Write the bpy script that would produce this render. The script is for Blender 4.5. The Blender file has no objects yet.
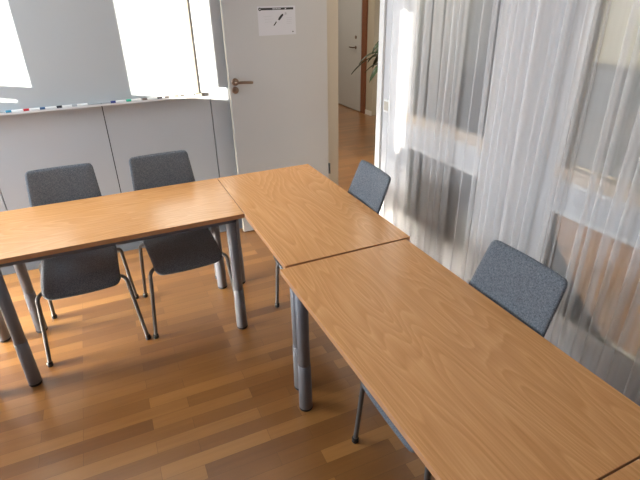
import bpy, bmesh, math, random
from mathutils import Vector, Matrix
random.seed(7)
scene = bpy.context.scene
COL = scene.collection

# ------------------------------------------------------------------ camera
F_PX, PITCH, YAW, ROLL = 477.84, -0.4707, 0.4117, -0.0211
CAM = Vector((-0.5442, -2.8086, 1.7130))
cam_data = bpy.data.cameras.new('camera')
cam = bpy.data.objects.new('camera', cam_data)
COL.objects.link(cam)
cam_data.sensor_width = 36.0
cam_data.lens = 36.0 * F_PX / 640.0
cam_data.clip_start = 0.02
cy, sy, cp, sp = math.cos(YAW), math.sin(YAW), math.cos(PITCH), math.sin(PITCH)
fwd = Vector((sy * cp, cy * cp, sp)); rgt = Vector((cy, -sy, 0)); upv = rgt.cross(fwd)
cr, sr = math.cos(ROLL), math.sin(ROLL)
r2 = cr * rgt + sr * upv; u2 = -sr * rgt + cr * upv
m = Matrix((r2, u2, -fwd)).transposed().to_4x4(); m.translation = CAM
cam.matrix_world = m
scene.camera = cam

# ------------------------------------------------------------------ world, sun, daylight, exposure
scene.view_settings.view_transform = 'Standard'
scene.view_settings.look = 'None'
scene.view_settings.gamma = 1.0
scene.view_settings.use_curve_mapping = False
scene.view_settings.exposure = -0.66
scene.cycles.transparent_max_bounces = 32
scene.cycles.max_bounces = 10
scene.cycles.diffuse_bounces = 6
world = bpy.data.worlds.new('sky'); scene.world = world
world.use_nodes = True
world.node_tree.nodes['Background'].inputs[0].default_value = (0.72, 0.84, 1.0, 1)
world.node_tree.nodes['Background'].inputs[1].default_value = 5.0

def add_light(name, kind, loc, energy, color, direction, size=None, size_y=None):
    d = bpy.data.lights.new(name, kind); d.energy = energy; d.color = color
    o = bpy.data.objects.new(name, d); COL.objects.link(o)
    o.location = loc
    o.rotation_euler = Vector(direction).to_track_quat('-Z', 'Y').to_euler()
    if kind == 'AREA':
        d.shape = 'RECTANGLE'; d.size = size; d.size_y = size_y
    return o
SUN_DIR = (1.0, 1.0, -0.15)
s = add_light('low_winter_sun', 'SUN', (-6, -6, 3), 38.0, (1.0, 0.93, 0.80), SUN_DIR); s.data.angle = 0.003
add_light('daylight_near_window', 'AREA', (-3.12, 0.42, 1.60), 205, (0.82, 0.91, 1.0), (1, -0.1, -0.34), 0.62, 1.5)
add_light('daylight_far_window', 'AREA', (-3.12, -3.4, 1.65), 4.0, (0.80, 0.89, 1.0), (1, 0, -0.12), 2.6, 1.3)
l = add_light('low_floor_fill', 'AREA', (-3.12, 0.08, 0.25), 60, (1.0, 0.93, 0.82), (1, -0.06, -0.09), 1.2, 0.28); l.data.spread = 0.62  # added fill that brightens the floor from low left; no opening there
add_light('corridor_fill', 'AREA', (2.3, 0.2, 2.52), 150, (1.0, 0.90, 0.76), (0, 0, -1), 0.4, 3.6)  # added fill light to brighten the corridor, no fixture
add_light('corridor_end_fill', 'AREA', (2.1, 4.6, 2.52), 30, (1.0, 0.92, 0.80), (0, 0, -1), 0.4, 1.2)  # second added fill, lifts the far corridor door

# ------------------------------------------------------------------ material helpers
def new_mat(name):
    mt = bpy.data.materials.new(name); mt.use_nodes = True
    nt = mt.node_tree; b = nt.nodes['Principled BSDF']
    return mt, nt, b
def N(nt, t, **kw):
    n = nt.nodes.new(t)
    for k, v in kw.items(): setattr(n, k, v)
    return n
def setin(n, **kw):
    for k, v in kw.items(): n.inputs[k.replace('_', ' ')].default_value = v
def ramp(nt, fac, stops):
    r = N(nt, 'ShaderNodeValToRGB')
    el = r.color_ramp.elements
    while len(el) < len(stops): el.new(0.5)
    for e, (p, c) in zip(el, stops): e.position = p; e.color = (*c, 1)
    nt.links.new(fac, r.inputs[0]); return r.outputs[0]
def paint(name, col, rough=0.5, var=0.03, scale=6.0, metallic=0.0, spec=0.5):
    mt, nt, b = new_mat(name)
    tc = N(nt, 'ShaderNodeTexCoord'); nz = N(nt, 'ShaderNodeTexNoise')
    nz.inputs['Scale'].default_value = scale; nz.inputs['Detail'].default_value = 4
    nt.links.new(tc.outputs['Object'], nz.inputs['Vector'])
    lo = tuple(max(0, c * (1 - var)) for c in col); hi = tuple(min(1, c * (1 + var)) for c in col)
    nt.links.new(ramp(nt, nz.outputs[0], [(0.3, lo), (0.7, hi)]), b.inputs['Base Color'])
    b.inputs['Roughness'].default_value = rough; b.inputs['Metallic'].default_value = metallic
    b.inputs['Specular IOR Level'].default_value = spec
    return mt
def fabric(name, dark, light, bump=0.25):
    mt, nt, b = new_mat(name)
    tc = N(nt, 'ShaderNodeTexCoord')
    n1 = N(nt, 'ShaderNodeTexNoise'); n1.inputs['Scale'].default_value = 520; n1.inputs['Detail'].default_value = 3
    n2 = N(nt, 'ShaderNodeTexNoise'); n2.inputs['Scale'].default_value = 190; n2.inputs['Detail'].default_value = 4
    for n in (n1, n2): nt.links.new(tc.outputs['Object'], n.inputs['Vector'])
    mx = N(nt, 'ShaderNodeMath', operation='ADD'); nt.links.new(n1.outputs[0], mx.inputs[0]); nt.links.new(n2.outputs[0], mx.inputs[1])
    hf = N(nt, 'ShaderNodeMath', operation='MULTIPLY'); hf.inputs[1].default_value = 0.5; nt.links.new(mx.outputs[0], hf.inputs[0])
    nt.links.new(ramp(nt, hf.outputs[0], [(0.36, dark), (0.64, light)]), b.inputs['Base Color'])
    bp = N(nt, 'ShaderNodeBump'); bp.inputs['Strength'].default_value = bump; bp.inputs['Distance'].default_value = 0.002
    nt.links.new(hf.outputs[0], bp.inputs['Height']); nt.links.new(bp.outputs[0], b.inputs['Normal'])
    b.inputs['Roughness'].default_value = 0.95
    b.inputs['Sheen Weight'].default_value = 0.15
    b.inputs['Specular IOR Level'].default_value = 0.15
    return mt
def veneer(name, c0, c1, c2, rough=0.25):
    """cathedral-grained beech / oak veneer, grain along local X"""
    mt, nt, b = new_mat(name)
    tc = N(nt, 'ShaderNodeTexCoord'); oi = N(nt, 'ShaderNodeObjectInfo')
    off = N(nt, 'ShaderNodeVectorMath', operation='ADD')
    rv = N(nt, 'ShaderNodeVectorMath', operation='SCALE'); rv.inputs['Scale'].default_value = 9.0
    cmb = N(nt, 'ShaderNodeCombineXYZ')
    for i in range(3): nt.links.new(oi.outputs['Random'], cmb.inputs[i])
    nt.links.new(cmb.outputs[0], rv.inputs[0])
    nt.links.new(tc.outputs['Object'], off.inputs[0]); nt.links.new(rv.outputs[0], off.inputs[1])
    # growth-ring contours: stretched low noise taken modulo
    mp = N(nt, 'ShaderNodeMapping'); mp.inputs['Scale'].default_value = (0.95, 5.6, 1.0)
    nt.links.new(off.outputs[0], mp.inputs['Vector'])
    big = N(nt, 'ShaderNodeTexNoise'); setin(big, Scale=1.0, Detail=1.2, Roughness=0.45)
    nt.links.new(mp.outputs[0], big.inputs['Vector'])
    mul = N(nt, 'ShaderNodeMath', operation='MULTIPLY'); mul.inputs[1].default_value = 26.0
    nt.links.new(big.outputs[0], mul.inputs[0])
    fr = N(nt, 'ShaderNodeMath', operation='FRACT'); nt.links.new(mul.outputs[0], fr.inputs[0])
    ring = ramp(nt, fr.outputs[0], [(0.0, (0.35,) * 3), (0.55, (0.62,) * 3), (0.86, (0.8,) * 3), (1.0, (0.35,) * 3)])
    mp2 = N(nt, 'ShaderNodeMapping'); mp2.inputs['Scale'].default_value = (5, 190, 5)
    nt.links.new(off.outputs[0], mp2.inputs['Vector'])
    fine = N(nt, 'ShaderNodeTexNoise'); setin(fine, Scale=1.0, Detail=3)
    nt.links.new(mp2.outputs[0], fine.inputs['Vector'])
    mix = N(nt, 'ShaderNodeMix', data_type='FLOAT'); mix.inputs[0].default_value = 0.52
    nt.links.new(ring, mix.inputs[2]); nt.links.new(fine.outputs[0], mix.inputs[3])
    nt.links.new(ramp(nt, mix.outputs[0], [(0.28, c0), (0.55, c1), (0.82, c2)]), b.inputs['Base Color'])
    b.inputs['Roughness'].default_value = rough; b.inputs['Specular IOR Level'].default_value = 0.5
    return mt
def parquet(name, cols, rough=0.30):
    mt, nt, b = new_mat(name)
    tc = N(nt, 'ShaderNodeTexCoord')
    br = N(nt, 'ShaderNodeTexBrick'); br.offset = 0.37; br.offset_frequency = 2; br.squash = 1.0
    setin(br, Scale=1.0, Mortar_Size=0.0006, Mortar_Smooth=0.3, Bias=0.0, Brick_Width=0.46, Row_Height=0.069)
    br.inputs['Color1'].default_value = (0, 0, 0, 1); br.inputs['Color2'].default_value = (1, 1, 1, 1)
    br.inputs['Mortar'].default_value = (0.3, 0.3, 0.3, 1)
    nt.links.new(tc.outputs['Object'], br.inputs['Vector'])
    mp = N(nt, 'ShaderNodeMapping'); mp.inputs['Scale'].default_value = (3.0, 55, 1)
    nt.links.new(tc.outputs['Object'], mp.inputs['Vector'])
    # shift the grain from strip to strip
    sh = N(nt, 'ShaderNodeVectorMath', operation='SCALE'); sh.inputs['Scale'].default_value = 13
    nt.links.new(br.outputs['Color'], sh.inputs[0])
    ad = N(nt, 'ShaderNodeVectorMath', operation='ADD'); nt.links.new(mp.outputs[0], ad.inputs[0]); nt.links.new(sh.outputs[0], ad.inputs[1])
    g = N(nt, 'ShaderNodeTexNoise'); setin(g, Scale=1.0, Detail=4, Distortion=0.6); nt.links.new(ad.outputs[0], g.inputs['Vector'])
    mix = N(nt, 'ShaderNodeMix', data_type='FLOAT'); mix.inputs[0].default_value = 0.36
    nt.links.new(br.outputs['Color'], mix.inputs[2]); nt.links.new(g.outputs[0], mix.inputs[3])
    base = ramp(nt, mix.outputs[0], [(0.1, cols[0]), (0.5, cols[1]), (0.85, cols[2])])
    mo = N(nt, 'ShaderNodeMix', data_type='RGBA')
    nt.links.new(br.outputs['Fac'], mo.inputs[0]); nt.links.new(base, mo.inputs[6]); mo.inputs[7].default_value = tuple(c * 0.55 for c in cols[0]) + (1,)
    nt.links.new(mo.outputs[2], b.inputs['Base Color'])
    rn = N(nt, 'ShaderNodeMapRange'); setin(rn, To_Min=rough - 0.03, To_Max=rough + 0.07); nt.links.new(g.outputs[0], rn.inputs[0])
    nt.links.new(rn.outputs[0], b.inputs['Roughness'])
    b.inputs['Coat Weight'].default_value = 1.0; b.inputs['Coat Roughness'].default_value = 0.30; b.inputs['Coat IOR'].default_value = 1.6
    return mt
def thin_glass(name, tint=(0.93, 0.96, 0.95)):
    mt, nt, b = new_mat(name); nt.nodes.remove(b)
    out = nt.nodes['Material Output']
    t = N(nt, 'ShaderNodeBsdfTransparent'); t.inputs[0].default_value = (*tint, 1)
    g = N(nt, 'ShaderNodeBsdfGlossy'); g.inputs['Roughness'].default_value = 0.02
    fz = N(nt, 'ShaderNodeFresnel'); fz.inputs[0].default_value = 1.45
    mx = N(nt, 'ShaderNodeMixShader')
    nt.links.new(fz.outputs[0], mx.inputs[0]); nt.links.new(t.outputs[0], mx.inputs[1]); nt.links.new(g.outputs[0], mx.inputs[2])
    nt.links.new(mx.outputs[0], out.inputs[0]); return mt
def sheer(name, cover=0.34):
    mt, nt, b = new_mat(name); nt.nodes.remove(b)
    out = nt.nodes['Material Output']
    tc = N(nt, 'ShaderNodeTexCoord'); nz = N(nt, 'ShaderNodeTexNoise'); setin(nz, Scale=40.0, Detail=3)
    mp = N(nt, 'ShaderNodeMapping'); mp.inputs['Scale'].default_value = (1, 1, 0.06)
    nt.links.new(tc.outputs['Object'], mp.inputs[0]); nt.links.new(mp.outputs[0], nz.inputs['Vector'])
    cv = N(nt, 'ShaderNodeMapRange'); setin(cv, To_Min=cover - 0.02, To_Max=cover + 0.02); nt.links.new(nz.outputs[0], cv.inputs[0])
    t = N(nt, 'ShaderNodeBsdfTransparent')
    d = N(nt, 'ShaderNodeBsdfDiffuse'); d.inputs[0].default_value = (0.93, 0.92, 0.92, 1)
    l = N(nt, 'ShaderNodeBsdfTranslucent'); l.inputs[0].default_value = (0.93, 0.92, 0.92, 1)
    m1 = N(nt, 'ShaderNodeMixShader'); m1.inputs[0].default_value = 0.4
    nt.links.new(d.outputs[0], m1.inputs[1]); nt.links.new(l.outputs[0], m1.inputs[2])
    m2 = N(nt, 'ShaderNodeMixShader')
    nt.links.new(cv.outputs[0], m2.inputs[0]); nt.links.new(t.outputs[0], m2.inputs[1]); nt.links.new(m1.outputs[0], m2.inputs[2])
    nt.links.new(m2.outputs[0], out.inputs[0]); return mt

M = {}
M['wall'] = paint('white wall paint', (0.56, 0.56, 0.57), 0.6, 0.01, 3)
M['panel'] = paint('off white wall panel', (0.50, 0.525, 0.55), 0.45, 0.01, 3)
M['cream'] = paint('cream wall', (0.50, 0.46, 0.37), 0.6, 0.01, 3)
M['gap'] = paint('dark joint', (0.02, 0.02, 0.02), 0.8)
M['plinth'] = paint('blue grey plinth', (0.17, 0.20, 0.24), 0.6)
M['ceiling'] = paint('ceiling paint', (0.82, 0.82, 0.80), 0.8, 0.01, 3)
M['door'] = paint('satin white door', (0.50, 0.505, 0.505), 0.4, 0.01, 3)
M['frame'] = paint('white lacquered frame', (0.76, 0.75, 0.72), 0.4, 0.01, 3)
M['jamb'] = paint('cream door jamb', (0.50, 0.46, 0.39), 0.45, 0.01, 3)
M['sillwood'] = paint('pale beech bead', (0.60, 0.48, 0.36), 0.45, 0.06, 20)
M['brass'] = paint('bronze door fitting', (0.22, 0.15, 0.11), 0.3, 0.05, 20, 0.85)
M['black'] = paint('black plastic', (0.012, 0.012, 0.013), 0.5)
M['white'] = paint('white plastic', (0.80, 0.80, 0.78), 0.4, 0.01)
M['board'] = paint('enamel whiteboard', (0.50, 0.54, 0.56), 0.16, 0.008, 2)
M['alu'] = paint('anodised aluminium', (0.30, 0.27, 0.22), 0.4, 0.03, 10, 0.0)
M['tray'] = paint('pale tray', (0.72, 0.73, 0.74), 0.4, 0.02)
M['steel'] = paint('grey lacquered steel', (0.165, 0.170, 0.195), 0.45, 0.04, 12, 0.0)
M['rail'] = paint('grey table rail', (0.15, 0.165, 0.20), 0.4, 0.04, 12, 0.2)
M['tube'] = paint('chair tube', (0.11, 0.105, 0.102), 0.4, 0.05, 12, 0.2)
M['seat'] = paint('seat black', (0.02, 0.02, 0.02), 0.5)
M['blue'] = fabric('grey blue wool', (0.060, 0.070, 0.086), (0.200, 0.220, 0.245))
M['beech'] = veneer('beech veneer', (0.53, 0.24, 0.078), (0.64, 0.315, 0.115), (0.76, 0.415, 0.175))
M['edge'] = paint('beech edge band', (0.50, 0.25, 0.115), 0.4, 0.06, 30)
M['floor'] = parquet('three strip parquet', ((0.20, 0.078, 0.017), (0.29, 0.122, 0.027), (0.42, 0.195, 0.050)))
M['floor2'] = parquet('corridor parquet', ((0.22, 0.095, 0.026), (0.31, 0.14, 0.040), (0.40, 0.19, 0.06)))
M['glass'] = thin_glass('thin glass')
M['sheer'] = sheer('sheer voile')
M['paper'] = paint('paper', (0.60, 0.61, 0.65), 0.7, 0.01)
M['ink'] = paint('black ink', (0.02, 0.02, 0.02), 0.6)
M['ink_grey'] = paint('grey ink', (0.42, 0.43, 0.46), 0.6)
M['redwood'] = paint('red brown frame', (0.20, 0.075, 0.035), 0.5, 0.1, 20)
M['darkgrey'] = paint('dark grey cabinet', (0.10, 0.105, 0.12), 0.5)
M['leaf'] = paint('plant leaf', (0.022, 0.05, 0.016), 0.4, 0.25, 12)
M['stem'] = paint('plant stem', (0.16, 0.11, 0.06), 0.7, 0.2, 20)
M['pot'] = paint('white pot', (0.65, 0.64, 0.60), 0.4)
M['soil'] = paint('soil', (0.05, 0.035, 0.025), 0.9, 0.3, 40)

# ------------------------------------------------------------------ mesh helpers
def obj(name, bm, mat, parent=None, smooth=False, bevel=0.0, seg=2):
    me = bpy.data.meshes.new(name)
    bmesh.ops.recalc_face_normals(bm, faces=bm.faces)
    bm.to_mesh(me); bm.free()
    mats = mat if isinstance(mat, (list, tuple)) else [mat]
    for x in mats: me.materials.append(x)
    if smooth:
        for p in me.polygons: p.use_smooth = True
    o = bpy.data.objects.new(name, me); COL.objects.link(o)
    if parent: o.parent = parent
    if bevel:
        b = o.modifiers.new('bevel', 'BEVEL'); b.width = bevel; b.segments = seg; b.limit_method = 'ANGLE'
    return o
def box(bm, x0, x1, y0, y1, z0, z1, mi=0):
    vs = [bm.verts.new((x, y, z)) for x in (x0, x1) for y in (y0, y1) for z in (z0, z1)]
    for f in ((0, 1, 3, 2), (4, 6, 7, 5), (0, 4, 5, 1), (2, 3, 7, 6), (0, 2, 6, 4), (1, 5, 7, 3)):
        fc = bm.faces.new([vs[i] for i in f]); fc.material_index = mi
def boxes(*bs):
    bm = bmesh.new()
    for b in bs: box(bm, *b)
    return bm
def tube(bm, pts, r, n=12, radii=None):
    """swept round tube with caps along a polyline"""
    pts = [Vector(p) for p in pts]; rings = []
    up = None
    for i, p in enumerate(pts):
        if i == 0: d = pts[1] - pts[0]
        elif i == len(pts) - 1: d = pts[-1] - pts[-2]
        else: d = (pts[i + 1] - p).normalized() + (p - pts[i - 1]).normalized()
        d.normalize()
        if up is None: up = Vector((0, 1, 0)) if abs(d.y) < 0.9 else Vector((1, 0, 0))
        a = (up - d * up.dot(d)).normalized(); b = d.cross(a); up = a
        rr = radii[i] if radii else r
        rings.append([bm.verts.new(p + rr * (math.cos(2 * math.pi * k / n) * a + math.sin(2 * math.pi * k / n) * b)) for k in range(n)])
    for A, B in zip(rings, rings[1:]):
        for k in range(n): bm.faces.new((A[k], A[(k + 1) % n], B[(k + 1) % n], B[k]))
    bm.faces.new(rings[0][::-1]); bm.faces.new(rings[-1])
def smooth_path(pts, k=6):
    """Catmull-Rom through control points"""
    P = [Vector(p) for p in pts]; P = [2 * P[0] - P[1]] + P + [2 * P[-1] - P[-2]]; out = []
    for i in range(1, len(P) - 2):
        for j in range(k):
            t = j / k; a, b, c, d = P[i - 1], P[i], P[i + 1], P[i + 2]
            out.append(0.5 * ((2 * b) + (c - a) * t + (2 * a - 5 * b + 4 * c - d) * t * t + (3 * b - a - 3 * c + d) * t ** 3))
    out.append(P[-2]); return out
def lathe(bm, prof, n=24, c=(0, 0, 0), axis='Z'):
    rings = []
    for r, z in prof:
        ring = []
        for k in range(n):
            a = 2 * math.pi * k / n
            v = (r * math.cos(a), r * math.sin(a), z) if axis == 'Z' else (r * math.cos(a), z, r * math.sin(a)) if axis == 'Y' else (z, r * math.cos(a), r * math.sin(a))
            ring.append(bm.verts.new(Vector(v) + Vector(c)))
        rings.append(ring)
    for A, B in zip(rings, rings[1:]):
        for k in range(n): bm.faces.new((A[k], A[(k + 1) % n], B[(k + 1) % n], B[k]))
    bm.faces.new(rings[0][::-1]); bm.faces.new(rings[-1])
def rounded_slab(bm, surf, hw, hl, r, thick, nu=24, nv=24, dome=0.0):
    """closed pad: grid (p,q) in a rounded rectangle of half size hw x hl, surf(p,q) -> (point, normal)"""
    top, bot = {}, {}
    for i in range(nu + 1):
        for j in range(nv + 1):
            u = -1 + 2 * i / nu; v = -1 + 2 * j / nv
            p, q = u * hw, v * hl
            ax, aq = abs(p) - (hw - r), abs(q) - (hl - r)
            if ax > 0 and aq > 0:
                a, b = ax / r, aq / r
                a2, b2 = a * math.sqrt(1 - b * b / 2), b * math.sqrt(1 - a * a / 2)
                p = math.copysign(hw - r + r * a2, p); q = math.copysign(hl - r + r * b2, q)
            P, n = surf(p, q); P = Vector(P); n = Vector(n).normalized()
            e = max(abs(u), abs(v)); t = thick * (1 - 0.55 * e ** 6) + dome * (1 - u * u) * (1 - v * v)
            top[i, j] = bm.verts.new(P + n * t / 2); bot[i, j] = bm.verts.new(P - n * (thick * (1 - 0.55 * e ** 6)) / 2)
    for i in range(nu):
        for j in range(nv):
            bm.faces.new((top[i, j], top[i + 1, j], top[i + 1, j + 1], top[i, j + 1]))
            bm.faces.new((bot[i, j], bot[i, j + 1], bot[i + 1, j + 1], bot[i + 1, j]))
    ring = [(i, 0) for i in range(nu)] + [(nu, j) for j in range(nv)] + [(i, nv) for i in range(nu, 0, -1)] + [(0, j) for j in range(nv, 0, -1)]
    for k in range(len(ring)):
        a, b = ring[k], ring[(k + 1) % len(ring)]
        bm.faces.new((top[b], top[a], bot[a], bot[b]))
def tag(o, label, cat, group=None):
    o['label'] = label; o['category'] = cat
    if group: o['group'] = group
    return o
def thing(name, label, cat, loc=(0, 0, 0), rz=0.0, group=None):
    o = bpy.data.objects.new(name, None); COL.objects.link(o)
    o.location = loc; o.rotation_euler = (0, 0, rz); o.empty_display_size = 0.1
    return tag(o, label, cat, group)
def struct(name, bm, mat, parent=None, **kw):
    o = obj(name, bm, mat, parent, **kw)
    if not parent: o['kind'] = 'structure'
    return o
def struct_root(name, loc=(0, 0, 0), rz=0.0):
    o = bpy.data.objects.new(name, None); COL.objects.link(o); o.location = loc; o.rotation_euler = (0, 0, rz)
    o['kind'] = 'structure'; return o
def dup(root, loc, rz, label, group=None):
    r = root.copy(); COL.objects.link(r); r.location = loc; r.rotation_euler = (0, 0, rz); r['label'] = label
    if group: r['group'] = group
    for ch in list(root.children):
        c = ch.copy(); COL.objects.link(c); c.parent = r
        for g in list(ch.children):
            d = g.copy(); COL.objects.link(d); d.parent = c
    return r

# ------------------------------------------------------------------ room shell
WX, BY = 1.13, 0.76            # right wall face, back wall face
LX, RY, CH = -3.2, -6.0, 2.6
struct('floor', boxes((LX - 0.1, WX + 0.055, RY - 0.1, BY + 0.1, -0.08, 0.0)), M['floor'])
struct('floor_corridor', boxes((WX + 0.055, 4.5, RY - 0.1, 7.0, -0.08, 0.0)), M['floor2'])
struct('ceiling', boxes((LX - 0.1, 4.5, RY - 0.1, 7.0, CH, CH + 0.1)), M['ceiling'])
# back wall: tall panels with narrow open joints over a dark backing
seams = [-2.0, -1.279, -0.556, 0.17]
bm = bmesh.new(); xs = [LX] + seams + [WX]
for a, b in zip(xs, xs[1:]): box(bm, a + 0.003, b - 0.003, BY, BY + 0.02, 0.10, CH)
wb = struct('wall_back', bm, M['panel'])
struct('trim_1', boxes((LX, WX, BY + 0.021, BY + 0.1, 0.0, CH)), M['gap'])
struct('baseboard_back', boxes((LX, WX, BY + 0.004, BY + 0.02, 0.0, 0.098)), M['plinth'])
# right wall: piers and rails around a door opening and two glazed bays
DY0, DY1 = 0.0, 0.742
B1, B2 = (-1.05, -0.335), (-3.6, -1.45)
Z0, Z1, Z2, Z3 = 0.385, 0.89, 1.0, 2.25
bm = bmesh.new()
X0, X1 = WX, WX + 0.055
box(bm, X0, X1, DY1, BY + 0.1, 0, CH)
box(bm, X0, X1, DY0, DY1, 2.07, CH)
box(bm, X0, X1, B1[1], DY0, 0, CH)
box(bm, X0, X1, B2[1], B1[0], 0, CH)
box(bm, X0, X1, RY, B2[0], 0, CH)
for b in (B1, B2):
    box(bm, X0, X1, *b, 0, Z0); box(bm, X0, X1, *b, Z1, Z2); box(bm, X0, X1, *b, Z3, CH)
struct('wall_right', bm, M['wall'])
n = 1
for b in (B1, B2):
    for z0, z1 in ((Z0, Z1), (Z2, Z3)):
        w = struct_root('window_%d' % n, (WX + 0.03, (b[0] + b[1]) / 2, z0)); n += 1
        h, hy = z1 - z0, (b[1] - b[0]) / 2; t = 0.022
        fb = bmesh.new()
        for q in ((-hy, hy, 0, t), (-hy, hy, h - t, h), (-hy, -hy + t, t, h - t), (hy - t, hy, t, h - t)): box(fb, -0.026, 0.03, *q)
        obj('window_frame', fb, M['frame'], w)
        if z0 == Z2: obj('window_sill', boxes((-0.034, 0.03, -hy, hy, t, t + 0.05)), M['sillwood'], w)
        obj('window_pane', boxes((-0.004, 0.004, -hy + t, hy - t, t, h - t)), M['glass'], w)
# left wall: openings that let in the sun and daylight
WH = [(-1.565, 0.55), (-2.78, -2.10), (-4.70, -4.59)]
bm = bmesh.new(); ZS, ZT = 0.95, 2.28
edges = [BY + 0.1] + [e for a, b in WH for e in (b, a)] + [RY]
for k in range(0, len(edges), 2): box(bm, LX - 0.04, LX, edges[k + 1], edges[k], 0, CH)
for a, b in WH: box(bm, LX - 0.04, LX, a, b, 0, ZS); box(bm, LX - 0.04, LX, a, b, ZT, CH)
struct('wall_left', bm, M['wall'])
struct('wall_rear', boxes((LX, WX, RY - 0.1, RY, 0, CH)), M['wall'])
# outside: unseen blocks, a rail and a fin added to shape the sun patches
px_ = LX - 0.5
struct('sun_blocker_wall', boxes((px_ - 0.04, px_, -2.27, 0.6, 0.0, 1.487 + 0.075), (px_ - 0.04, px_, -3.6, -2.27, 0.0, 1.575 + 0.075), (px_ - 0.04, px_, -7.5, -3.6, 0.0, 1.50 + 0.075)), M['wall'])
struct('sun_blocker_rail', boxes((px_ - 0.04, px_, -2.27, 0.6, 1.510 + 0.075, 1.585 + 0.075), (px_ - 0.04, px_, -2.15, -1.965, 1.45 + 0.075, 1.585 + 0.075)), M['frame'])
struct('sun_blocker_fin', boxes((LX - 0.14, LX - 0.10, -2.85 - 0.10, -2.715 - 0.10, 1.68, 2.5)), M['frame'])
# corridor walls
struct('wall_corridor', boxes((3.33, 3.43, 3.9, 7.0, 0, CH), (3.43, 4.4, 3.9, 4.0, 0, CH),
                              (4.4, 4.5, RY, 3.2, 0, CH), (4.4, 4.5, 3.8, 4.0, 0, CH), (4.4, 4.5, 3.2, 3.8, 0, 0.75), (4.4, 4.5, 3.2, 3.8, 1.75, CH),
                              (WX + 0.1, 3.43, 6.9, 7.0, 0, CH), (WX, 4.5, RY - 0.1, RY, 0, CH), (WX, WX + 0.055, BY + 0.1, 7.0, 0, CH)), M['cream'])
w = struct_root('window_5', (4.42, 3.5, 0.75))
fb = bmesh.new()
for q in ((-0.3, 0.3, 0, 0.04), (-0.3, 0.3, 0.96, 1.0), (-0.3, -0.26, 0.04, 0.96), (0.26, 0.3, 0.04, 0.96)): box(fb, -0.02, 0.04, *q)
obj('window_frame', fb, M['frame'], w)
obj('window_pane', boxes((0.0, 0.006, -0.26, 0.26, 0.04, 0.96)), M['glass'], w)

# ------------------------------------------------------------------ room door, standing open along the back wall
struct('trim_3', boxes((WX - 0.018, WX, DY0 - 0.055, DY0, 0, 2.13), (WX - 0.018, WX, DY0, BY - 0.002, 2.06, 2.13)), M['frame'], bevel=0.003)
struct('trim_4', boxes((WX - 0.054, WX + 0.056, DY1 - 0.016, DY1, 0, 2.06), (WX - 0.010, WX + 0.060, DY0, DY0 + 0.012, 0, 2.06), (WX - 0.010, WX + 0.060, DY0 + 0.012, DY1 - 0.014, 2.03, 2.06)), M['jamb'])
LFX0, LFX1, LFY = 0.298, 1.062, 0.66
d1 = struct_root('door_1', (LFX1, LFY, 0.012))
obj('door_leaf', boxes((LFX0 - LFX1, 0, 0, 0.038, 0, 2.03)), M['door'], d1, bevel=0.002)
obj('shaded_door_edge', boxes((LFX0 - LFX1 - 0.0015, LFX0 - LFX1 + 0.0005, 0.0015, 0.0365, 0, 2.03)), M['alu'], d1)  # thin dark strip, shade painted over the window-lit leaf edge
hb = bmesh.new()
hx = 0.339 - LFX1; hz = 1.186 - 0.012
lathe(hb, [(0.006, 0.0), (0.026, 0.0), (0.026, -0.006), (0.018, -0.010), (0.012, -0.010)], 24, (hx, 0, hz), 'Y')
tube(hb, smooth_path([(hx, -0.004, hz), (hx, -0.040, hz), (hx + 0.012, -0.052, hz), (hx + 0.045, -0.054, hz), (hx + 0.115, -0.052, hz - 0.006)], 6), 0.0095, 12)
obj('door_handle', hb, M['brass'], d1, smooth=True)
hb = bmesh.new(); lathe(hb, [(0.001, 0.0), (0.025, 0.0), (0.025, -0.006), (0.020, -0.009), (0.001, -0.009)], 24, (0.335 - LFX1, 0, 1.130 - 0.012), 'Y')
obj('lock_escutcheon', hb, M['brass'], d1, smooth=True)
for hz in (0.38, 1.75):
    hb = bmesh.new(); tube(hb, [(0.006, -0.004, hz), (0.006, -0.004, hz + 0.09)], 0.008, 12); box(hb, -0.002, 0.006, 0.0, 0.01, hz, hz + 0.09)
    obj('hinge', hb, M['black'], d1)
obj('latch_plate', boxes((LFX0 - LFX1 - 0.003, LFX0 - LFX1 + 0.001, 0.01, 0.032, 1.08, 1.21)), M['alu'], d1)

# corridor door
d2 = struct_root('door_2', (3.33, 4.23, 0.012))
obj('door_leaf', boxes((-0.040, -0.002, 0, 0.87, 0, 2.03)), M['door'], d2, bevel=0.003)
hb = bmesh.new(); hz = 0.975; hy = 0.16
lathe(hb, [(0.001, -0.040), (0.026, -0.040), (0.026, -0.048), (0.001, -0.048)], 20, (0, hy, hz), 'X')
tube(hb, smooth_path([(-0.045, hy, hz), (-0.085, hy, hz), (-0.092, hy + 0.02, hz), (-0.092, hy + 0.12, hz)], 5), 0.010, 10)
obj('door_handle', hb, M['brass'], d2, smooth=True)
hb = bmesh.new(); lathe(hb, [(0.001, -0.040), (0.025, -0.040), (0.025, -0.050), (0.001, -0.050)], 20, (0, hy, 1.125), 'X')
obj('lock_escutcheon', hb, M['brass'], d2, smooth=True)
struct('trim_5', boxes((3.30, 3.329, 4.10, 4.225, 0, 2.13), (3.30, 3.329, 4.225, 5.12, 2.06, 2.13)), M['redwood'])
struct('dark_gap_strip', boxes((3.30, 3.329, 5.11, 5.20, 0, 2.06)), M['ink'])  # near-black strip painted in for the dark gap beside the door
struct('baseboard_corridor', boxes((3.318, 3.329, 3.9, 4.095, 0, 0.07)), M['frame'])

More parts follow.
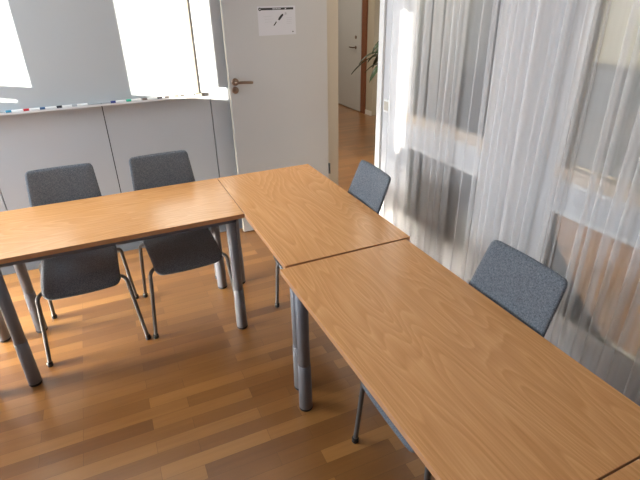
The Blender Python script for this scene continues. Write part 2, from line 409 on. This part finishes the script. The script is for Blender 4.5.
# ------------------------------------------------------------------ tables
TH = 0.735; TL, TW, TT = 1.2, 0.608, 0.024
def make_table(label):
    """legs stand in from the edges; origin at the table centre on the floor, long axis X"""
    t = thing('conference_table', label, 'table')
    top = bmesh.new(); hx, hy = TL / 2 - 0.0012, TW / 2 - 0.0012
    box(top, -hx, hx, -hy, hy, TH - TT, TH)
    top.faces.ensure_lookup_table()
    for f in top.faces:
        if abs(f.normal.z) < 0.5 or f.calc_center_median().z < TH - TT / 2: f.material_index = 1
    top.normal_update()
    for f in top.faces: f.material_index = 0 if f.normal.z > 0.5 or f.calc_center_median().z > TH - 0.001 else 1
    obj('tabletop', top, [M['beech'], M['edge']], t, bevel=0.002)
    fr = bmesh.new(); a, b = hx - 0.035, hy - 0.035; zt = TH - TT
    for s in (-1, 1):
        box(fr, -a, a, min(s * b, s * (b - 0.022)), max(s * b, s * (b - 0.022)), zt - 0.032, zt)
        box(fr, min(s * a, s * (a - 0.022)), max(s * a, s * (a - 0.022)), -b, b, zt - 0.032, zt)
    obj('under_frame', fr, M['rail'], t, bevel=0.002)
    lx, ly = TL / 2 - 0.062, TW / 2 - 0.065
    for sx in (-1, 1):
        for s2 in (-1, 1):
            lb = bmesh.new(); lathe(lb, [(0.027, 0.24), (0.027, zt - 0.004)], 24, (sx * lx, s2 * ly, 0))
            lg = obj('leg', lb, M['steel'], t, smooth=False)
            for p in lg.data.polygons: p.use_smooth = len(p.vertices) == 4
            lb = bmesh.new(); lathe(lb, [(0.0310, 0.012), (0.0300, 0.2), (0.0288, 0.262), (0.0272, 0.264)], 24, (sx * lx, s2 * ly, 0))
            o = obj('leg_sleeve', lb, M['steel'], lg)
            for p in o.data.polygons: p.use_smooth = len(p.vertices) == 4
            lb = bmesh.new(); lathe(lb, [(0.029, 0.0), (0.031, 0.004), (0.031, 0.014)], 24, (sx * lx, s2 * ly, 0))
            obj('foot_cap', lb, M['black'], lg)
    return t
tA = make_table('beech table along the whiteboard wall with two chairs tucked under it')
tA.location = (-TL / 2, -TW / 2, 0)
hpi = math.pi / 2
dup(tA, (TW / 2, -TL / 2, 0), -hpi, 'beech corner table whose far end reaches the open white door')
dup(tA, (TW / 2 - 0.021, -1.5 * TL - 0.005, -0.003), -hpi + 0.010, 'largest and nearest whole beech tabletop, beside the chair before the sheer curtain')
dup(tA, (TW / 2 - 0.008, -2.5 * TL - 0.0068, -0.0035), -hpi + 0.010, 'beech table cut off by the bottom right corner of the photo')
dup(tA, (-1.5 * TL - 0.065, -TW / 2 - 0.008, 0), 0, 'beech table off the left edge of the photo, seen only as a grey leg')

# ------------------------------------------------------------------ chairs
def make_chair(label):
    c = thing('meeting_chair', label, 'chair')
    # local: faces -y, origin on the floor
    sl = (0.130 - 0.018) / (0.905 - 0.62)
    bm = bmesh.new(); zc, hl = 0.685, 0.218
    def sback(p, q):
        z = zc + q; f = (z - 0.905) / (0.62 - 0.905)
        k = 1.0 + f * (0.183 / 0.165 - 1.0)
        x = p * k
        lean = 0.130 - f * 0.112
        if f > 1.15: lean += (f - 1.15) ** 2 * 0.10
        y = lean + 0.006 - 0.010 * (x / 0.17) ** 2
        return (x, y, z), (0.25 * x / 0.17, -1, sl)
    rounded_slab(bm, sback, 0.167, hl, 0.022, 0.024, 26, 26, 0.003)
    obj('backrest', bm, M['blue'], c, smooth=True)
    bm = bmesh.new()
    def sseat(p, q):
        y = -0.20 + q
        x = p * (1.0 + 0.03 * q / 0.2)
        z = 0.437
        nf = (0, 0, 1)
        if y < -0.28:
            e = (-0.28 - y) / 0.12; z -= 0.030 * e * e; nf = (0, -0.5 * e, 1)
        if y > -0.06:
            e = (y + 0.06) / 0.09; z += 0.020 * e * e; nf = (0, -0.4 * e, 1)
        z += 0.010 * (x / 0.19) ** 2
        return (x, y, z), nf
    rounded_slab(bm, sseat, 0.190, 0.222, 0.040, 0.030, 24, 28, 0.004)
    obj('seat', bm, M['blue'], c, smooth=True)
    bm = bmesh.new()
    for s in (-1, 1):
        tube(bm, smooth_path([(s * 0.155, -0.345, 0.412), (s * 0.155, -0.20, 0.410), (s * 0.155, -0.045, 0.412)], 4), 0.010, 10)
        tube(bm, smooth_path([(s * 0.10, -0.06, 0.412), (s * 0.10, 0.0, 0.425), (s * 0.10, 0.020, 0.47), (s * 0.10, 0.052, 0.58)], 5), 0.011, 10)
    box(bm, -0.155, 0.155, -0.075, -0.05, 0.404, 0.418)
    box(bm, -0.155, 0.155, -0.34, -0.315, 0.404, 0.418)
    obj('seat_frame', bm, M['tube'], c, smooth=False)
    for s in (-1, 1):
        for fy, hx, ty in ((-0.398, 0.249, -0.385), (0.070, 0.238, -0.012)):
            iy = -0.345 if fy < 0 else -0.045
            pts = smooth_path([(s * 0.155, iy, 0.412), (s * 0.190, (iy + ty) / 2, 0.415), (s * 0.211, ty, 0.395), (s * 0.216, ty + (fy - ty) * 0.12, 0.34),
                               (s * (0.216 + (hx - 0.216) * 0.5), ty + (fy - ty) * 0.55, 0.17), (s * hx, fy, 0.012)], 6)
            bm = bmesh.new(); tube(bm, pts, 0.0105, 12)
            lg = obj('leg', bm, M['tube'], c, smooth=True)
            bm = bmesh.new(); lathe(bm, [(0.013, 0.0), (0.015, 0.004), (0.015, 0.022), (0.012, 0.028)], 16, (s * hx, fy, 0))
            obj('foot_cap', bm, M['black'], lg, smooth=False)
    return c
G = 'grey blue upholstered meeting chairs'
ch = make_chair('grey blue chair under the whiteboard, its left neighbour a grey table leg'); ch['group'] = G
ch.location = (-0.836, -0.028, 0); ch.rotation_euler = (0, 0, 0.022)
ch['label'] = 'grey blue chair facing the camera under the red capped marker, left one of two'
dup(ch, (-0.303, -0.022, 0), 0.040, 'grey blue chair facing the camera beside the corner table, right one of two', G)
dup(ch, (0.575, -0.708, 0), -1.624, 'grey blue chair at the corner table in front of the doorway', G)
dup(ch, (0.553, -1.79, 0), -1.573, 'grey blue chair beside the sheer curtain, nearest to the camera', G)

# ------------------------------------------------------------------ whiteboard and markers
wbd = thing('whiteboard', 'large white enamel whiteboard on the back wall catching two sun patches', 'whiteboard', (-1.0, BY, 1.10))
x0, x1 = -1.15, 1.09
obj('writing_surface', boxes((x0, x1 - 0.02, -0.016, -0.002, 0.012, 1.2)), M['board'], wbd)
obj('side_frame', boxes((x1 - 0.026, x1 + 0.004, -0.0185, -0.002, 0.005, 1.2)), M['alu'], wbd, bevel=0.003)
obj('pen_tray', boxes((x0, x1 + 0.006, -0.060, -0.002, 0.0, 0.007), (x0, x1 + 0.006, -0.060, -0.056, 0.007, 0.012)), M['tray'], wbd)
obj('corner_cap', boxes((x1 - 0.03, x1 + 0.014, -0.062, -0.002, -0.002, 0.022)), M['alu'], wbd, bevel=0.003)
def cap_mat(n, c): return paint('cap ' + n, c, 0.4)
CAPS = [('teal', -1.086, (0.02, 0.22, 0.36), 'a red'), ('red', -0.989, (0.50, 0.02, 0.03), ''), ('dark blue', -0.899, (0.03, 0.09, 0.20), ''), ('black', -0.802, (0.012, 0.012, 0.02), ''),
        ('grey', -0.714, (0.40, 0.42, 0.44), ''), ('navy', -0.479, (0.02, 0.04, 0.22), ''), ('green', -0.381, (0.03, 0.42, 0.28), ''), ('brown', -0.278, (0.13, 0.10, 0.09), ''),
        ('black', -0.179, (0.06, 0.05, 0.05), ''), ('charcoal', -0.132, (0.10, 0.09, 0.085), ''), ('olive', -0.066, (0.16, 0.14, 0.12), ''), ('dark grey', -0.028, (0.10, 0.09, 0.08), '')]
LAB = ['teal capped white marker, leftmost on the whiteboard tray', 'red capped white marker on the whiteboard tray', 'dark blue capped marker between the red and the black capped markers',
       'black capped marker on the tray left of the faint grey one', 'grey capped marker ending the left row on the tray', 'navy capped marker below the sunlit patch edge, before the green one',
       'green capped white marker on the whiteboard tray', 'brown capped marker just right of the green capped one', 'black capped marker in the middle of the sunlit tray',
       'charcoal capped short marker close to its black capped neighbour', 'olive capped short marker on the sunlit tray', 'dark grey capped marker on the tray nearest the whiteboard corner']
for (n, x, c, _), lab in zip(CAPS, LAB):
    nxt = min([q[1] for q in CAPS if q[1] > x + 1e-6] + [0.06])
    ln = min(0.075, nxt - x - 0.016)
    mk = thing('marker', lab, 'marker', (x, BY - 0.038, 1.107 + 0.0085), 0, 'markers on the whiteboard tray')
    b = bmesh.new(); lathe(b, [(0.006, 0.012), (0.008, 0.014), (0.008, ln), (0.005, ln + 0.003)], 14, (0, 0, 0), 'X'); obj('barrel', b, M['white'], mk)
    b = bmesh.new(); lathe(b, [(0.0070, -0.018), (0.0084, -0.016), (0.0084, 0.013), (0.006, 0.015)], 14, (0, 0, 0), 'X'); obj('cap', b, cap_mat(n, c), mk)

# ------------------------------------------------------------------ notice on the door
nt_ = thing('notice_sheet', 'landscape paper notice with black header taped on the open door', 'notice', (0.6785, LFY - 0.0005, 1.570))
hw, hh = 0.138, 0.092
obj('sheet', boxes((-hw, hw, -0.0012, 0, -hh, hh)), M['paper'], nt_)
def flat(bm, pts, y=-0.0018):
    v = [bm.verts.new((x, y, z)) for x, z in pts]; w_ = [bm.verts.new((x, y + 0.0006, z)) for x, z in pts]
    bm.faces.new(v); bm.faces.new(w_[::-1])
    for i in range(len(v)): bm.faces.new((v[i], w_[i], w_[(i + 1) % len(v)], v[(i + 1) % len(v)]))
def ink(name, pts, mat, y=-0.0018):
    b = bmesh.new(); flat(b, pts, y); return obj(name, b, mat, nt_)
ink('header_bar', [(-0.112, 0.068), (0.124, 0.068), (0.124, 0.082), (-0.112, 0.082)], M['ink'])
ink('logo_disc', [(-0.121 + 0.0105 * math.cos(a * math.pi / 10), 0.0745 + 0.0105 * math.sin(a * math.pi / 10)) for a in range(20)], M['ink'], -0.0020)
ink('logo_mark', [(-0.126, 0.072), (-0.116, 0.072), (-0.116, 0.077), (-0.126, 0.077)], M['paper'], -0.0028)
xx = -0.03
for wd in (0.011, 0.008, 0.012, 0.009, 0.010):
    ink('header_text', [(xx, 0.0725), (xx + wd, 0.0725), (xx + wd, 0.0775), (xx, 0.0775)], M['paper'], -0.0026); xx += wd + 0.0025
ink('header_slash', [(0.058, 0.0695), (0.066, 0.0705), (0.072, 0.0785), (0.064, 0.0785)], M['paper'], -0.0026)
ink('printed_picture', [(0.006, 0.006), (0.018, 0.002), (0.034, 0.018), (0.048, 0.034), (0.046, 0.044), (0.032, 0.038), (0.016, 0.022)], M['ink'])
ink('printed_picture', [(-0.030, -0.030), (-0.020, -0.030), (-0.004, -0.010), (-0.007, -0.002)], M['ink'])
ink('printed_mark', [(0.110, -0.077), (0.119, -0.077), (0.119, -0.070), (0.110, -0.070)], M['ink'])
for k, (a, c_) in enumerate([(-0.10, -0.03), (-0.09, -0.02), (-0.09, -0.04)]): ink('printed_line', [(a, 0.028 - k * 0.018), (c_, 0.030 - k * 0.018), (c_, 0.0312 - k * 0.018), (a, 0.0292 - k * 0.018)], M['ink_grey'])
for k in range(4): ink('printed_line', [(0.070, 0.016 - k * 0.012), (0.112, 0.016 - k * 0.012), (0.112, 0.0172 - k * 0.012), (0.070, 0.0172 - k * 0.012)], M['ink_grey'])
ink('printed_spot', [(0.058, 0.036), (0.074, 0.038), (0.070, 0.052), (0.060, 0.052)], M['ink_grey'])

# ------------------------------------------------------------------ switch and outlet on the wall by the door
sw = thing('light_switch', 'white light switch on the wall between doorway and curtain', 'switch', (WX, -0.115, 1.077))
obj('switch_plate', boxes((-0.010, 0, -0.040, 0.040, -0.042, 0.042)), M['white'], sw, bevel=0.003)
obj('rocker', boxes((-0.014, -0.010, -0.026, 0.026, -0.028, 0.028)), M['jamb'], sw, bevel=0.001)
so = thing('power_outlet', 'white power outlet low on the wall behind the chair at the doorway', 'outlet', (WX, -0.105, 0.375))
obj('outlet_plate', boxes((-0.010, 0, -0.035, 0.035, -0.060, 0.060)), M['white'], so, bevel=0.003)
b = bmesh.new()
for z in (-0.028, 0.028): lathe(b, [(0.018, -0.0105), (0.020, -0.012), (0.014, -0.012)], 16, (0, 0, z), 'X')
obj('socket', b, M['jamb'], so)

# ------------------------------------------------------------------ corridor furniture and plants
cab = thing('office_cabinet', 'long low dark grey cabinet seen through the glass across the corridor', 'cabinet', (4.2, -0.3, 0))
obj('carcass', boxes((-0.18, 0.19, -1.3, 1.3, 0.0, 1.02)), M['darkgrey'], cab)
for k in range(4):
    y0 = -1.3 + k * 0.65
    dr = obj('door', boxes((-0.20, -0.181, y0 + 0.004, y0 + 0.646, 0.06, 1.0)), M['darkgrey'], cab)
    obj('handle', boxes((-0.215, -0.20, y0 + 0.56, y0 + 0.575, 0.55, 0.70)), M['alu'], dr)
scr = thing('wall_panel', 'dark rectangular board on the corridor wall above the grey cabinet', 'board', (4.398, -0.35, 1.75))
obj('board_face', boxes((-0.03, -0.005, -0.5, 0.25, -0.32, 0.4)), M['darkgrey'], scr)
obj('board_rim', boxes((-0.034, -0.001, -0.52, -0.5, -0.34, 0.42), (-0.034, -0.001, 0.25, 0.27, -0.34, 0.42), (-0.034, -0.001, -0.5, 0.25, -0.34, -0.32), (-0.034, -0.001, -0.5, 0.25, 0.4, 0.42)), M['black'], scr)
def make_plant(label, loc, zc, nl, spread, seed):
    rnd = random.Random(seed)
    p = thing('potted_dracaena', label, 'plant', loc, 0, 'potted plants in the corridor')
    b = bmesh.new(); lathe(b, [(0.11, 0.0), (0.14, 0.03), (0.16, 0.28), (0.165, 0.30), (0.15, 0.30), (0.148, 0.27)], 28); obj('pot', b, M['pot'], p)
    b = bmesh.new(); lathe(b, [(0.148, 0.25), (0.147, 0.272), (0.02, 0.276)], 24); obj('soil', b, M['soil'], p)
    b = bmesh.new(); tube(b, smooth_path([(0, 0, 0.26), (0.01, 0.01, zc * 0.6), (0, 0, zc + 0.05)], 5), 0.016, 10); obj('stem', b, M['stem'], p)
    for k in range(nl):
        az = 2 * math.pi * (k * 0.381966 + 0.05 * rnd.random()); el = rnd.uniform(0.15, 1.15); ln = rnd.uniform(0.75, 1.1) * spread
        z0 = zc - 0.25 * (1 - k / nl) + 0.05
        b = bmesh.new(); prev = None; L_ = 12
        for i in range(L_ + 1):
            t = i / L_; r = ln * t * math.cos(el) + 0.02 * (1 - t); z = z0 + ln * t * math.sin(el) - ln * 0.75 * t * t
            wv = 0.045 * (math.sin(math.pi * (0.12 + 0.88 * t)) ** 0.6 if t < 1 else 0.02)
            ax = Vector((math.cos(az), math.sin(az), 0)); sd = Vector((-math.sin(az), math.cos(az), 0))
            c0 = ax * r + Vector((0, 0, z))
            row = [b.verts.new(c0 - sd * wv + Vector((0, 0, 0.007))), b.verts.new(c0 + Vector((0, 0, -0.003))), b.verts.new(c0 + sd * wv + Vector((0, 0, 0.007)))]
            if prev:
                for q in range(2): b.faces.new((prev[q], prev[q + 1], row[q + 1], row[q]))
            prev = row
        o = obj('leaf', b, M['leaf'], p, smooth=True)
        sm = o.modifiers.new('thick', 'SOLIDIFY'); sm.thickness = 0.0015
    return p
make_plant('dracaena with long arching leaves seen through the open doorway', (2.62, 2.18, 0), 1.12, 26, 0.62, 3)
make_plant('bushier dracaena glimpsed through curtain and glass beyond the partition', (2.6, 1.18, 0), 1.30, 30, 0.60, 11)

# ------------------------------------------------------------------ sheer curtain
cur = thing('sheer_curtain', 'floor length sheer white voile curtain along the glazed right wall', 'curtain', (0, 0, 0))
CX = 1.045
# (centre y, fold width, x offset) of the tight folds, from the door towards the camera
# (centre y, fold width, layers)
FOLDS = [(-0.40, 0.05, 3), (-0.515, 0.05, 3), (-0.60, 0.075, 3), (-0.70, 0.085, 3), (-0.785, 0.085, 5), (-0.872, 0.055, 3), (-0.985, 0.010, 3), (-1.085, 0.045, 5), (-1.148, 0.055, 5), (-1.215, 0.050, 3), (-1.275, 0.055, 5), (-1.345, 0.055, 3), (-1.405, 0.045, 5),
         (-1.525, 0.032, 5), (-1.593, 0.005, 3), (-1.706, 0.042, 5), (-1.820, 0.052, 5), (-1.925, 0.048, 5), (-2.05, 0.05, 5), (-2.19, 0.04, 5), (-2.35, 0.06, 5), (-2.55, 0.05, 5), (-2.80, 0.06, 5), (-3.05, 0.06, 5)]
rc = random.Random(5)
def curtain_row(z):
    tz = z / 2.45
    pts = [(CX, -0.262), (CX - 0.006, -0.275)]
    for k, (yc, w_, nl) in enumerate(FOLDS):
        y = yc + (0.007 * math.sin(1.7 * k + 2.2 * tz) + 0.004 * math.sin(3.1 * k + 6 * tz)) * (1.0 if yc < -0.3 else 0.4)
        sl = max(0.5, (yc + 2.81) / 1.59)
        A = min(0.085, 1.15 * w_ / sl) * (0.95 + 0.14 * math.sin(2.3 * k + 2.8 * tz))
        g = min(0.017, 0.36 * w_)                       # half width of the standing pleat
        y -= 0.5 * sl * A
        wx = 0.006 * math.sin(1.9 * k)
        pts += [(CX + wx, y + g * 1.8), (CX - 0.25 * A, y + g * 0.6), (CX - 0.75 * A, y + g * 0.75), (CX - A, y), (CX - 0.75 * A, y - g * 0.75), (CX - 0.25 * A, y - g * 0.6)]
        if nl == 5: pts += [(CX - 0.08 * A, y - g * 1.3), (CX - 0.3 * A, y - g * 1.9), (CX - 0.72 * A, y - g * 1.8), (CX - 0.9 * A, y - g * 2.5), (CX - 0.7 * A, y - g * 3.2), (CX - 0.2 * A, y - g * 3.0), (CX + wx, y - g * 4.4)]
        else: pts += [(CX + wx, y - g * 1.8)]
    pts.append((CX, -3.25))
    return [(v.x, v.y) for v in smooth_path([(x, y, 0) for x, y in pts], 5)]
bm = bmesh.new(); rows = []
NZ = 30
for j in range(NZ + 1):
    z = 0.03 + (2.46 - 0.03) * j / NZ
    rows.append([bm.verts.new((x, y, z)) for x, y in curtain_row(z)])
for A, B in zip(rows, rows[1:]):
    for k in range(len(A) - 1): bm.faces.new((A[k], A[k + 1], B[k + 1], B[k]))
obj('fabric', bm, M['sheer'], cur, smooth=True)
b = bmesh.new(); box(b, CX - 0.02, CX + 0.02, -3.4, -0.19, 2.46, 2.49)
for y in (-3.3, -1.6, -0.3): box(b, CX - 0.012, CX + 0.012, y - 0.012, y + 0.012, 2.49, CH)
obj('curtain_track', b, M['white'], cur)
